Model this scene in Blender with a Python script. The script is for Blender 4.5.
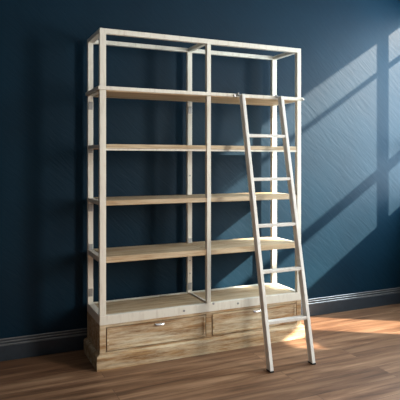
import bpy, bmesh, math, random
from mathutils import Vector, Matrix

random.seed(4)
S = bpy.context.scene
COL = S.collection
for o in list(bpy.data.objects):
    bpy.data.objects.remove(o, do_unlink=True)

# ------------------------------------------------------------------ camera
cam_d = bpy.data.cameras.new('camera')
cam_d.sensor_width = 36.0
cam_d.lens = 532.31 / 400 * 36.0
cam_d.shift_y = -0.0982
cam_d.shift_x = 0.0014
cam_d.clip_start = 0.05
cam = bpy.data.objects.new('camera', cam_d)
cam.location = (-0.842, -3.897, 1.3756)
cam.rotation_euler = (math.radians(90), 0, -0.4242)
COL.objects.link(cam)
S.camera = cam

# ------------------------------------------------------------------ light
XW = 3.2                      # the window wall on the right
W = bpy.data.worlds.new('world')
S.world = W
W.use_nodes = True
bg = W.node_tree.nodes['Background']
bg.inputs[0].default_value = (0.55, 0.72, 0.95, 1)
bg.inputs[1].default_value = 0.6


def lamp(name, kind, energy, color, loc, direction, **kw):
    d = bpy.data.lights.new(name, kind)
    d.energy = energy
    d.color = color
    for k, v in kw.items():
        setattr(d, k, v)
    o = bpy.data.objects.new(name, d)
    o.location = loc
    o.rotation_euler = Vector(direction).to_track_quat('-Z', 'Y').to_euler()
    COL.objects.link(o)
    return o


SUN = Vector((-1.5, 1.0, -0.9675))
lamp('sun', 'SUN', 27.0, (1.0, 0.86, 0.70), (6, -4, 5), SUN, angle=math.radians(1.3))
lamp('daylight_window_right', 'AREA', 240, (0.76, 0.91, 1.0), (XW + 0.16, -1.05, 1.92), (-1, 0.0, -0.05),
     shape='RECTANGLE', size=1.95, size_y=1.75)
lamp('fill_light_right', 'AREA', 250, (1.0, 0.965, 0.91), (XW + 0.16, -3.95, 1.85), (-1, 0.2, -0.05),
     shape='RECTANGLE', size=1.25, size_y=1.7)  # added fill light, brightens the bookcase fronts from out of view

vs = S.view_settings
S.display_settings.display_device = 'sRGB'
vs.view_transform = 'Standard'
vs.look = 'None'
vs.gamma = 1
vs.use_curve_mapping = False
vs.exposure = 0.0


# ------------------------------------------------------------------ helpers
def box(bm, lo, hi, bev=0.0, seg=2):
    cx = [(a + b) / 2 for a, b in zip(lo, hi)]
    sz = [abs(b - a) for a, b in zip(lo, hi)]
    r = bmesh.ops.create_cube(bm, size=1, matrix=Matrix.Translation(cx) @ Matrix.Diagonal((*sz, 1)))
    vv = r['verts']
    if bev > 0:
        ed = list({e for v in vv for e in v.link_edges})
        bmesh.ops.bevel(bm, geom=ed, offset=bev, segments=seg, affect='EDGES', profile=0.5)
    return bm


def beam(bm, p, q, w, d, bev=0.0, front=(0, -1, 0)):
    """bar from p to q; w across, d along the front normal"""
    p, q = Vector(p), Vector(q)
    ax = (q - p).normalized()
    n = Vector(front)
    n = (n - ax * n.dot(ax)).normalized()
    s = ax.cross(n)
    m = Matrix((s, n, ax)).transposed().to_4x4()
    m.translation = (p + q) / 2
    r = bmesh.ops.create_cube(bm, size=1, matrix=m @ Matrix.Diagonal((w, d, (q - p).length, 1)))
    if bev > 0:
        ed = list({e for v in r['verts'] for e in v.link_edges})
        bmesh.ops.bevel(bm, geom=ed, offset=bev, segments=2, affect='EDGES', profile=0.5)
    return bm


def cyl(bm, p, q, r, n=16):
    p, q = Vector(p), Vector(q)
    m = (q - p).to_track_quat('Z', 'Y').to_matrix().to_4x4()
    m.translation = (p + q) / 2
    bmesh.ops.create_cone(bm, cap_ends=True, segments=n, radius1=r, radius2=r, depth=(q - p).length, matrix=m)
    return bm


def obj(name, bm, mat, parent=None, base=None):
    me = bpy.data.meshes.new(name)
    if base is not None:
        bmesh.ops.translate(bm, verts=bm.verts, vec=-Vector(base))
    bmesh.ops.recalc_face_normals(bm, faces=bm.faces)
    bm.to_mesh(me)
    bm.free()
    me.materials.append(mat)
    o = bpy.data.objects.new(name, me)
    COL.objects.link(o)
    if parent is not None:
        o.parent = parent
    return o


def struct(name, bm, mat):
    o = obj(name, bm, mat)
    o['kind'] = 'structure'
    return o


# ------------------------------------------------------------------ materials
def new_mat(name):
    m = bpy.data.materials.new(name)
    m.use_nodes = True
    nt = m.node_tree
    return m, nt, nt.nodes['Principled BSDF']


def nd(nt, kind, **kw):
    n = nt.nodes.new(kind)
    for k, v in kw.items():
        if k.startswith('i_'):
            n.inputs[k[2:].replace('_', ' ')].default_value = v
        else:
            setattr(n, k, v)
    return n


def coords(nt, scale=(1, 1, 1), rot=(0, 0, 0), loc=(0, 0, 0), rnd=0.0):
    tc = nd(nt, 'ShaderNodeTexCoord')
    mp = nd(nt, 'ShaderNodeMapping')
    mp.inputs['Scale'].default_value = scale
    mp.inputs['Rotation'].default_value = rot
    mp.inputs['Location'].default_value = loc
    src = tc.outputs['Object']
    if rnd:
        oi = nd(nt, 'ShaderNodeObjectInfo')
        mul = nd(nt, 'ShaderNodeMath', operation='MULTIPLY')
        mul.inputs[1].default_value = rnd
        nt.links.new(oi.outputs['Random'], mul.inputs[0])
        ad = nd(nt, 'ShaderNodeVectorMath', operation='ADD')
        nt.links.new(src, ad.inputs[0])
        nt.links.new(mul.outputs[0], ad.inputs[1])
        src = ad.outputs[0]
    nt.links.new(src, mp.inputs['Vector'])
    return mp.outputs['Vector']


def ramp(nt, fac, stops):
    r = nd(nt, 'ShaderNodeValToRGB')
    el = r.color_ramp.elements
    while len(el) < len(stops):
        el.new(0.5)
    for e, (p, c) in zip(el, stops):
        e.position = p
        e.color = (*c, 1)
    nt.links.new(fac, r.inputs['Fac'])
    return r.outputs['Color']


def bump(nt, b, height, strength, dist, prev=None):
    n = nd(nt, 'ShaderNodeBump')
    n.inputs['Strength'].default_value = strength
    n.inputs['Distance'].default_value = dist
    nt.links.new(height, n.inputs['Height'])
    if prev is not None:
        nt.links.new(prev, n.inputs['Normal'])
    nt.links.new(n.outputs['Normal'], b.inputs['Normal'])
    return n.outputs['Normal']


def mix(nt, a, b, fac, blend='MIX'):
    m = nd(nt, 'ShaderNodeMix', data_type='RGBA', blend_type=blend)
    for s, v in ((m.inputs[6], a), (m.inputs[7], b), (m.inputs[0], fac)):
        if hasattr(v, 'links') or isinstance(v, bpy.types.NodeSocket):
            nt.links.new(v, s)
        else:
            s.default_value = v if not isinstance(v, tuple) else (*v, 1)
    return m.outputs[2]


def wall_mat():
    m, nt, b = new_mat('navy_plaster')
    v0 = coords(nt, (1, 1, 1), (0, math.radians(-42), 0))
    sc = nd(nt, 'ShaderNodeMapping')
    sc.inputs['Scale'].default_value = (5, 5, 34)
    nt.links.new(v0, sc.inputs['Vector'])
    v1 = sc.outputs['Vector']
    n1 = nd(nt, 'ShaderNodeTexNoise', i_Scale=1.0, i_Detail=4.0, i_Roughness=0.55, i_Distortion=0.9)
    nt.links.new(v1, n1.inputs['Vector'])
    v2 = coords(nt, (1, 1, 1))
    n2 = nd(nt, 'ShaderNodeTexNoise', i_Scale=1.6, i_Detail=3.0, i_Roughness=0.55)
    nt.links.new(v2, n2.inputs['Vector'])
    c = ramp(nt, n2.outputs['Fac'], [(0.3, WALL_A), (0.7, WALL_B)])
    nt.links.new(c, b.inputs['Base Color'])
    b.inputs['Roughness'].default_value = 0.5
    b.inputs['Specular IOR Level'].default_value = 0.11
    bump(nt, b, n1.outputs['Fac'], 0.35, 0.006)
    return m


WALL_A = (0.0020, 0.0142, 0.0275)
WALL_B = (0.0028, 0.0195, 0.0365)


def wood(name, dark, mid, light, white, wamt, rough=0.6, axis='x', sc=1.0, bstr=0.4):
    m, nt, b = new_mat(name)
    s = (1.9, 30, 34) if axis == 'x' else (30, 30, 1.9)
    v = coords(nt, tuple(k * sc for k in s), rnd=7.0)
    n1 = nd(nt, 'ShaderNodeTexNoise', i_Scale=1.0, i_Detail=8.0, i_Roughness=0.74, i_Distortion=0.5)
    nt.links.new(v, n1.inputs['Vector'])
    c = ramp(nt, n1.outputs['Fac'], [(0.28, dark), (0.48, mid), (0.72, light)])
    # cathedral figure
    v2 = coords(nt, (0.55, 3.5, 7.0) if axis == 'x' else (7, 3.5, .55), rnd=11.0)
    n2 = nd(nt, 'ShaderNodeTexNoise', i_Scale=1.3, i_Detail=2.0, i_Roughness=0.5, i_Distortion=0.3)
    nt.links.new(v2, n2.inputs['Vector'])
    mu = nd(nt, 'ShaderNodeMath', operation='MULTIPLY')
    mu.inputs[1].default_value = 22.0
    nt.links.new(n2.outputs['Fac'], mu.inputs[0])
    fr = nd(nt, 'ShaderNodeMath', operation='PINGPONG')
    fr.inputs[1].default_value = 1.0
    nt.links.new(mu.outputs[0], fr.inputs[0])
    c2 = mix(nt, c, ramp(nt, fr.outputs[0], [(0.0, dark), (0.45, mid), (1.0, light)]), 0.38)
    # rubbed-in white paint
    v3 = coords(nt, (2.2, 20, 20) if axis == 'x' else (20, 20, 2.2), loc=(3, 1, 5), rnd=5.0)
    n3 = nd(nt, 'ShaderNodeTexNoise', i_Scale=1.0, i_Detail=7.0, i_Roughness=0.78)
    nt.links.new(v3, n3.inputs['Vector'])
    wf = ramp(nt, n3.outputs['Fac'], [(0.42, (0, 0, 0)), (0.66, (wamt,) * 3)])
    c3 = mix(nt, c2, white, wf)
    nt.links.new(c3, b.inputs['Base Color'])
    b.inputs['Roughness'].default_value = rough
    b.inputs['Specular IOR Level'].default_value = 0.3
    bump(nt, b, n1.outputs['Fac'], bstr, 0.003)
    return m


def paint(name, col, worn, rough=0.5, amt=0.5):
    m, nt, b = new_mat(name)
    v = coords(nt, (40, 40, 7), rnd=9.0)
    n = nd(nt, 'ShaderNodeTexNoise', i_Scale=1.0, i_Detail=5.0, i_Roughness=0.65)
    nt.links.new(v, n.inputs['Vector'])
    f = ramp(nt, n.outputs['Fac'], [(0.5, (0, 0, 0)), (0.8, (amt,) * 3)])
    nt.links.new(mix(nt, col, worn, f), b.inputs['Base Color'])
    b.inputs['Roughness'].default_value = rough
    b.inputs['Specular IOR Level'].default_value = 0.35
    bump(nt, b, n.outputs['Fac'], 0.15, 0.001)
    return m


def plain(name, col, rough=0.5, metal=0.0, spec=0.5):
    m, nt, b = new_mat(name)
    v = coords(nt, (30, 30, 30))
    n = nd(nt, 'ShaderNodeTexNoise', i_Scale=1.0, i_Detail=3.0)
    nt.links.new(v, n.inputs['Vector'])
    c = ramp(nt, n.outputs['Fac'], [(0.3, tuple(x * 0.88 for x in col)), (0.7, tuple(min(1, x * 1.08) for x in col))])
    nt.links.new(c, b.inputs['Base Color'])
    b.inputs['Roughness'].default_value = rough
    b.inputs['Metallic'].default_value = metal
    b.inputs['Specular IOR Level'].default_value = spec
    return m


def floor_mat():
    m, nt, b = new_mat('brown_planks')
    v = coords(nt)
    br = nd(nt, 'ShaderNodeTexBrick', offset=0.37, offset_frequency=2)
    br.inputs['Scale'].default_value = 1.0
    br.inputs['Brick Width'].default_value = 1.7
    br.inputs['Row Height'].default_value = 0.19
    br.inputs['Mortar Size'].default_value = 0.0022
    br.inputs['Mortar Smooth'].default_value = 0.4
    br.inputs['Bias'].default_value = 0.0
    br.inputs['Color1'].default_value = (0.0, 0.0, 0.0, 1)
    br.inputs['Color2'].default_value = (1.0, 1.0, 1.0, 1)
    br.inputs['Mortar'].default_value = (0.5, 0.5, 0.5, 1)
    nt.links.new(v, br.inputs['Vector'])
    # every plank gets its own piece of the grain
    off = nd(nt, 'ShaderNodeVectorMath', operation='SCALE')
    off.inputs['Scale'].default_value = 13.0
    nt.links.new(br.outputs['Color'], off.inputs[0])
    ad = nd(nt, 'ShaderNodeVectorMath', operation='ADD')
    nt.links.new(v, ad.inputs[0])
    nt.links.new(off.outputs[0], ad.inputs[1])
    mp = nd(nt, 'ShaderNodeMapping')
    mp.inputs['Scale'].default_value = (1.3, 16, 1)
    nt.links.new(ad.outputs[0], mp.inputs['Vector'])
    n1 = nd(nt, 'ShaderNodeTexNoise', i_Scale=1.0, i_Detail=7.0, i_Roughness=0.62, i_Distortion=0.6)
    nt.links.new(mp.outputs['Vector'], n1.inputs['Vector'])
    c = ramp(nt, n1.outputs['Fac'], [(0.25, (0.045, 0.020, 0.010)), (0.5, (0.175, 0.090, 0.048)), (0.74, (0.335, 0.20, 0.115))])
    tone = ramp(nt, br.outputs['Color'], [(0.0, (0.86, 0.85, 0.85)), (1.0, (1.08, 1.07, 1.06))])
    c2 = mix(nt, c, tone, 1.0, 'MULTIPLY')
    c3 = mix(nt, c2, (0.095, 0.048, 0.028), br.outputs['Fac'])
    nt.links.new(c3, b.inputs['Base Color'])
    b.inputs['Roughness'].default_value = 0.5
    b.inputs['Specular IOR Level'].default_value = 0.22
    inv = nd(nt, 'ShaderNodeMath', operation='SUBTRACT')
    inv.inputs[0].default_value = 1.0
    nt.links.new(br.outputs['Fac'], inv.inputs[1])
    p = bump(nt, b, n1.outputs['Fac'], 0.12, 0.003)
    bump(nt, b, inv.outputs[0], 0.5, 0.002, p)
    return m


M_wall = wall_mat()
M_ceil = plain('ceiling_paint', (0.42, 0.45, 0.47), 0.8, spec=0.2)
M_side = plain('side_wall_paint', (0.10, 0.12, 0.14), 0.8, spec=0.1)
M_floor = floor_mat()
M_base = plain('navy_gloss_paint', (0.020, 0.029, 0.039), 0.42, spec=0.5)
M_bead = plain('gloss_bead_paint', (0.17, 0.175, 0.18), 0.22, 0.3, spec=1.0)
M_winframe = plain('window_paint', (0.55, 0.56, 0.56), 0.5)
M_cream = paint('cream_whitewash', (0.735, 0.70, 0.605), (0.46, 0.39, 0.30), 0.5, 0.6)
M_lad = paint('ladder_whitewash', (0.70, 0.675, 0.625), (0.46, 0.43, 0.38), 0.5, 0.6)
M_shelf = wood('shelf_oak', (0.25, 0.15, 0.07), (0.46, 0.325, 0.185), (0.60, 0.465, 0.30), (0.68, 0.59, 0.43), 0.6)
M_drawer = wood('limed_pine', (0.075, 0.028, 0.008), (0.36, 0.20, 0.085), (0.57, 0.39, 0.205), (0.74, 0.66, 0.48), 0.95, bstr=0.8)
M_body = wood('limed_pine_frame', (0.075, 0.028, 0.008), (0.33, 0.18, 0.072), (0.53, 0.35, 0.175), (0.70, 0.60, 0.42), 0.85, bstr=0.8)
M_steel = plain('grey_steel', (0.33, 0.33, 0.32), 0.4, 0.8)
M_chrome = plain('bright_nickel', (0.85, 0.84, 0.82), 0.22, 1.0)
M_rubber = plain('black_rubber', (0.012, 0.011, 0.011), 0.7)

# ------------------------------------------------------------------ setting
XL, YF, ZC = -3.4, -6.6, 3.1
bm = bmesh.new(); box(bm, (XL - .2, YF - .2, -0.1), (XW + .2, 0.15, 0.0)); struct('floor', bm, M_floor)
bm = bmesh.new(); box(bm, (XL - .2, YF - .2, ZC), (XW + .2, 0.15, ZC + .1)); struct('ceiling', bm, M_ceil)
bm = bmesh.new(); box(bm, (XL - .2, 0.0, 0.0), (XW + .2, 0.15, ZC)); struct('wall_back', bm, M_wall)
bm = bmesh.new(); box(bm, (XL - .15, YF, 0.0), (XL, 0.0, ZC)); struct('wall_left', bm, M_side)

KX, KC = 1.5, 0.645
yw = lambda xe: -(XW - xe) / KX           # where on the window wall the light of wall point xe comes in
zw = lambda k: k + KC * XW
Y0, Y1 = yw(1.00), yw(3.12)               # window opening, near and far jamb
ZS, ZT = zw(-1.03), zw(0.745)             # sill and head
D0, D1 = yw(1.22), yw(1.93)               # low light under the sill
V0, VT = yw(.42), zw(-.87)         # low side light
T = 0.07
bm = bmesh.new()
A0, A1, B0, B1 = -4.65, -3.3, 0.95, 2.75    # unseen opening added for the fill light, beside the camera
box(bm, (XW, YF, 0), (XW + T, A0, ZC))
box(bm, (XW, A1, 0), (XW + T, V0, ZC))
box(bm, (XW, A0, 0), (XW + T, A1, B0))
box(bm, (XW, A0, B1), (XW + T, A1, ZC))
box(bm, (XW, V0, VT), (XW + T, Y0, ZC))
box(bm, (XW, V0, 0), (XW + T, Y0, ZS))
box(bm, (XW, Y1, 0), (XW + T, 0, ZC))
box(bm, (XW, Y0, ZT), (XW + T, Y1, ZC))
box(bm, (XW, Y0, 0), (XW + T, D0, ZS))
box(bm, (XW, D1, 0), (XW + T, Y1, ZS))
box(bm, (XW, D0, 0), (XW + T, D1, 0.06))
struct('wall_right', bm, M_side)
bm = bmesh.new()
box(bm, (XW + .015, yw(2.742), ZS), (XW + .04, yw(2.865), ZT))
box(bm, (XW + .015, Y0, zw(-.527) - .05), (XW + .04, Y1, zw(-.527) + .05))
box(bm, (XW + .015, Y0, zw(.425) - .022), (XW + .04, Y1, zw(.425) + .022))
box(bm, (XW + .015, Y0 - .03, ZS), (XW + .04, Y0 + .03, ZT))
box(bm, (XW + .005, D0, ZS - .05), (XW + .05, D1, ZS))
struct('window_1', bm, M_winframe)

bm = bmesh.new(); box(bm, (XL - .2, YF - .15, 0), (XW + .2, YF, ZC)); struct('wall_front', bm, M_side)
bm = bmesh.new()
for a, c in (((A0, B0), (A0 + .06, B1)), ((A1 - .06, B0), (A1, B1)), ((A0, B0), (A1, B0 + .06)), ((A0, B1 - .06), (A1, B1))):
    box(bm, (XW + .01, a[0], a[1]), (XW + .05, c[0], c[1]))
struct('fill_opening_frame', bm, M_winframe)  # frame of the added opening that the fill light shines through

# baseboard with three fine beads along its top
bm = bmesh.new()
box(bm, (XL, -0.018, 0), (XW, 0, 0.105), 0.003)
box(bm, (XL, -0.012, 0.105), (XW, 0, 0.152), 0.002)
struct('baseboard_back', bm, M_base)
bm = bmesh.new()
for z, r in ((0.150, .0055), (0.131, .005), (0.111, .0055)):
    cyl(bm, (XL, -0.0135, z), (XW, -0.0135, z), r, 12)
struct('trim_1', bm, M_bead)

# ------------------------------------------------------------------ bookcase
WD, YFR, YBK, H = 1.5889, -0.4403, -0.062, 2.25
P = 0.043                                   # post width
XM = WD / 2
ZB = 0.291                                  # top of the drawer base
bc = bpy.data.objects.new('bookcase', None)
COL.objects.link(bc)
bc['label'] = 'tall cream open-framed bookcase with weathered oak shelves on a two-drawer base'
bc['category'] = 'bookcase'


def part(name, bm, mat, parent=bc):
    return obj(name, bm, mat, parent)


px = {'l': (0, P), 'm': (XM - .016, XM + .016), 'r': (WD - .036, WD)}
pxb = {'l': (0, .038), 'm': (XM - .019, XM + .019), 'r': (WD - .044, WD)}
PD = 0.031
TF, TB = .034, .030                         # heights of the front and rear top rails
for k, (a, c) in px.items():
    part('post', box(bmesh.new(), (a, YFR, 0.351), (c, YFR + PD, H - TF), .002), M_cream)
    a, c = pxb[k]
    part('post', box(bmesh.new(), (a, YBK - PD, 0.351), (c, YBK, H - TB), .002), M_cream)
# top frame
part('top_rail', box(bmesh.new(), (0, YFR, H - TF), (WD, YFR + PD, H), .002), M_cream)
part('top_rail', box(bmesh.new(), (0, YBK - PD, H - TB), (WD, YBK, H), .002), M_cream)
for k, (a, c) in px.items():
    part('top_crossbar', box(bmesh.new(), (a, YFR + PD, H - .028), (c, YBK - PD, H - .001), .002), M_cream)
# bottom frame
part('bottom_rail', box(bmesh.new(), (0, YFR, ZB), (WD, YFR + PD, .351), .002), M_cream)
part('bottom_rail', box(bmesh.new(), (0, YBK - PD, ZB), (WD, YBK, .351), .002), M_cream)
for k, (a, c) in px.items():
    w = (a, c) if k != 'm' else (XM - .009, XM + .009)
    part('bottom_crossbar', box(bmesh.new(), (w[0], YFR + PD, ZB if k != 'm' else .34), (w[1], YBK - PD, .351 if k != 'm' else .356), .002), M_cream)
# shelves: two boards on every level, carried by side bars
levels = [(1.836, 1.858), (1.457, 1.486), (1.078, 1.111), (0.698, 0.738)]
for i, (z0, z1) in enumerate(levels):
    for a, c in ((P + .001, XM - .0165), (XM + .0165, WD - .037)):
        part('shelf', box(bmesh.new(), (a, YFR + .004, z0), (c, YBK - .002, z1), .003), M_shelf)
    # tongue of board between the posts in depth, left, middle and right
    for k, (a, c) in px.items():
        if k == 'm':
            part('shelf', box(bmesh.new(), (XM - .0155, YFR + PD + .001, z0), (XM + .0155, YBK - PD - .001, z1), .002), M_shelf)
        else:
            part('side_bar', box(bmesh.new(), (a + .004, YFR + PD, z0 + .002), (c - .001, YBK - PD, z1 - .003), .002), M_cream)
    if i == 1:
        for a, c in ((P + .001, XM - .0165), (XM + .0165, WD - .037)):
            part('shelf_lip', box(bmesh.new(), (a, YFR + .006, z0 - .013), (c, YFR + .03, z0 - .0005), .001), M_cream)
for a, c in ((P + .001, XM - .0095), (XM + .0095, WD - .037)):
    part('base_shelf', box(bmesh.new(), (a, YFR + PD + .001, .312), (c, YBK - PD - .001, .348), .002), M_shelf)

# flat ladder rail wrapped round the front and both ends at the top shelf
part('ladder_rail', box(bmesh.new(), (-.012, YFR - .013, 1.843), (WD + .012, YFR - .0005, 1.867), .002), M_cream)
for a, c in ((-.012, -.0005), (WD + .0005, WD + .012)):
    part('ladder_rail', box(bmesh.new(), (a, YFR - .0003, 1.843), (c, YBK, 1.867), .002), M_cream)
for x in (.994, WD + .003):
    b = cyl(bmesh.new(), (x, YFR - .013, 1.851), (x, YFR - .026, 1.851), .008, 16)
    part('rail_stop', b, M_steel)

# little steel plates where the rails meet the posts
for k, zs in (('l', (1.77, 1.46, 1.04, .75, .43)), ('m', (1.77, 1.08, .745, .40))):
    a, c = pxb[k]
    for z in zs:
        b = box(bmesh.new(), (a + .004, YBK - PD - .003, z - .028), (c - .004, YBK - PD - .0002, z + .028), .001)
        e = part('corner_plate', b, M_steel)
        e['label'] = 'grey steel plate'
for z in (.60, 1.26, .50):
    part('screw', cyl(bmesh.new(), (XM, YBK - PD - .003, z), (XM, YBK - PD, z), .006, 12), M_steel)
for z, x in ((.368, XM + .035), (.32, .60), (.325, 1.03)):
    part('screw', cyl(bmesh.new(), (x, YFR - .003, min(z, .345)), (x, YFR, min(z, .345)), .008, 12), M_steel)

# drawer base
g = .012
y0 = YFR
bm = bmesh.new()
box(bm, (0, y0, .10), (.042, YBK, ZB), .003)                     # end panels
box(bm, (WD - .042, y0, .10), (WD, YBK, ZB), .003)
box(bm, (.042, y0 + .001, .273), (WD - .042, YBK, ZB), .002)
box(bm, (.042, y0 + .001, .095), (WD - .042, YBK, .112), .002)
box(bm, (XM - .022, y0 + .001, .112), (XM + .022, YBK, .273), .002)
box(bm, (.042, YBK - .02, .112), (WD - .042, YBK - .001, .273))
part('base_cabinet', bm, M_body)
bm = bmesh.new()
o_ = .024
zz = [(0.0, o_), (.086, o_), (.094, o_ - .006), (.102, .001)]
rings = []
for z, e in zz:
    rings.append([bm.verts.new(v) for v in ((-e, y0 - e, z), (WD + e, y0 - e, z), (WD + e, YBK, z), (-e, YBK, z))])
for r0, r1 in zip(rings, rings[1:]):
    for i in range(4):
        bm.faces.new((r0[i], r0[(i + 1) % 4], r1[(i + 1) % 4], r1[i]))
bm.faces.new(rings[0][::-1]); bm.faces.new(rings[-1])
part('plinth', bm, M_body)
for a, c in ((.042 + .006, XM - .022 - .006), (XM + .022 + .006, WD - .042 - .006)):
    bm = bmesh.new()
    z0, z1 = .1175, .268
    box(bm, (a, y0 + .004, z0), (c, y0 + .024, z1), .003)
    # raised border strips of the framed front
    bw = .016
    for lo, hi in (((a, z0), (c, z0 + bw)), ((a, z1 - bw * .7), (c, z1)), ((a, z0 + bw), (a + bw, z1 - bw * .7)), ((c - bw, z0 + bw), (c, z1 - bw * .7))):
        box(bm, (lo[0], y0 - .002, lo[1]), (hi[0], y0 + .006, hi[1]), .0015)
    box(bm, (a + .01, y0 + .024, z0 + .01), (a + .02, YBK - .03, z1 - .02))
    box(bm, (c - .02, y0 + .024, z0 + .01), (c - .01, YBK - .03, z1 - .02))
    d = part('drawer', bm, M_drawer)
    xc = (a + c) / 2 + .012
    hb = bmesh.new()
    # cup pull: half shell with a back plate
    n, mseg = 12, 6
    zt, hw, hh, dep = .257, .037, .014, .016
    grid = []
    for j in range(mseg + 1):
        t = j / mseg * math.pi / 2
        row = []
        for i in range(n + 1):
            s = -1 + 2 * i / n
            prof = math.sqrt(max(0, 1 - s * s)) ** .6
            row.append(hb.verts.new((xc + s * hw, y0 + .003 - dep * math.sin(t) * prof, zt - hh * (1 - math.cos(t)) * (0.25 + .75 * prof))))
        grid.append(row)
    for j in range(mseg):
        for i in range(n):
            hb.faces.new((grid[j][i], grid[j][i + 1], grid[j + 1][i + 1], grid[j + 1][i]))
    bmesh.ops.remove_doubles(hb, verts=hb.verts, dist=1e-5)
    bmesh.ops.solidify(hb, geom=hb.faces[:], thickness=.002)
    box(hb, (xc - hw, y0 + .0005, zt - .004), (xc + hw, y0 + .004, zt + .006), .001)
    h = obj('handle', hb, M_chrome, d)
    h['label'] = 'bright nickel cup pull'

# ------------------------------------------------------------------ ladder
ld = bpy.data.objects.new('library_ladder', None)
COL.objects.link(ld)
ld['label'] = 'narrow whitewashed five-rung ladder leaning on the bookcase rail'
ld['category'] = 'ladder'
SW, SD = .025, .046
FT, TP = Vector((0, -.922, 0.0)), Vector((0.030, -.487, 1.856))
xs = (1.009, 1.340)
ax = (TP - FT).normalized()
ld.location = ((xs[0] + xs[1]) / 2, FT.y, 0)
LB = Vector(ld.location)
for x in xs:
    p = Vector((x, FT.y, 0)); q = p + (TP - FT)
    bm = bmesh.new()
    beam(bm, p - ax * .06, q, SW, SD, .002)
    bmesh.ops.bisect_plane(bm, geom=bm.verts[:] + bm.edges[:] + bm.faces[:], plane_co=(0, 0, .010), plane_no=(0, 0, -1), clear_outer=True)
    bmesh.ops.holes_fill(bm, edges=[e for e in bm.edges if e.is_boundary])
    st = obj('stile', bm, M_lad, ld, LB)
    bm = bmesh.new()
    box(bm, (x - SW / 2 - .001, FT.y - SD / 2 - .002, 0), (x + SW / 2 + .001, FT.y + SD / 2 + .006, .011), .002)
    f = obj('foot_cap', bm, M_rubber, st, LB)
    f['label'] = 'black rubber foot'
    # hook over the rail
    bm = bmesh.new()
    t = q - ax * .02
    cyl(bm, (q.x - SW / 2 - .012, YFR - .022, 1.858), (q.x + SW / 2 + .004, YFR - .022, 1.858), .007, 12)
    box(bm, (q.x - SW / 2 - .010, YFR - .026, 1.8675), (q.x - SW / 2 - .0005, YFR - .003, 1.873), .001)
    hk = obj('hook', bm, M_steel, ld, LB)
    hk['label'] = 'grey steel hook'
RUNGS = [1.556, 1.244, .924, .62, .298]
for z in RUNGS:
    c = FT + (TP - FT) * (z / TP.z)
    bm = bmesh.new()
    box(bm, (xs[0] + c.x + SW / 2 - .004, c.y - .020, z - .011), (xs[1] + c.x - SW / 2 + .004, c.y + .020, z + .011), .003)
    obj('rung', bm, M_lad, ld, LB)
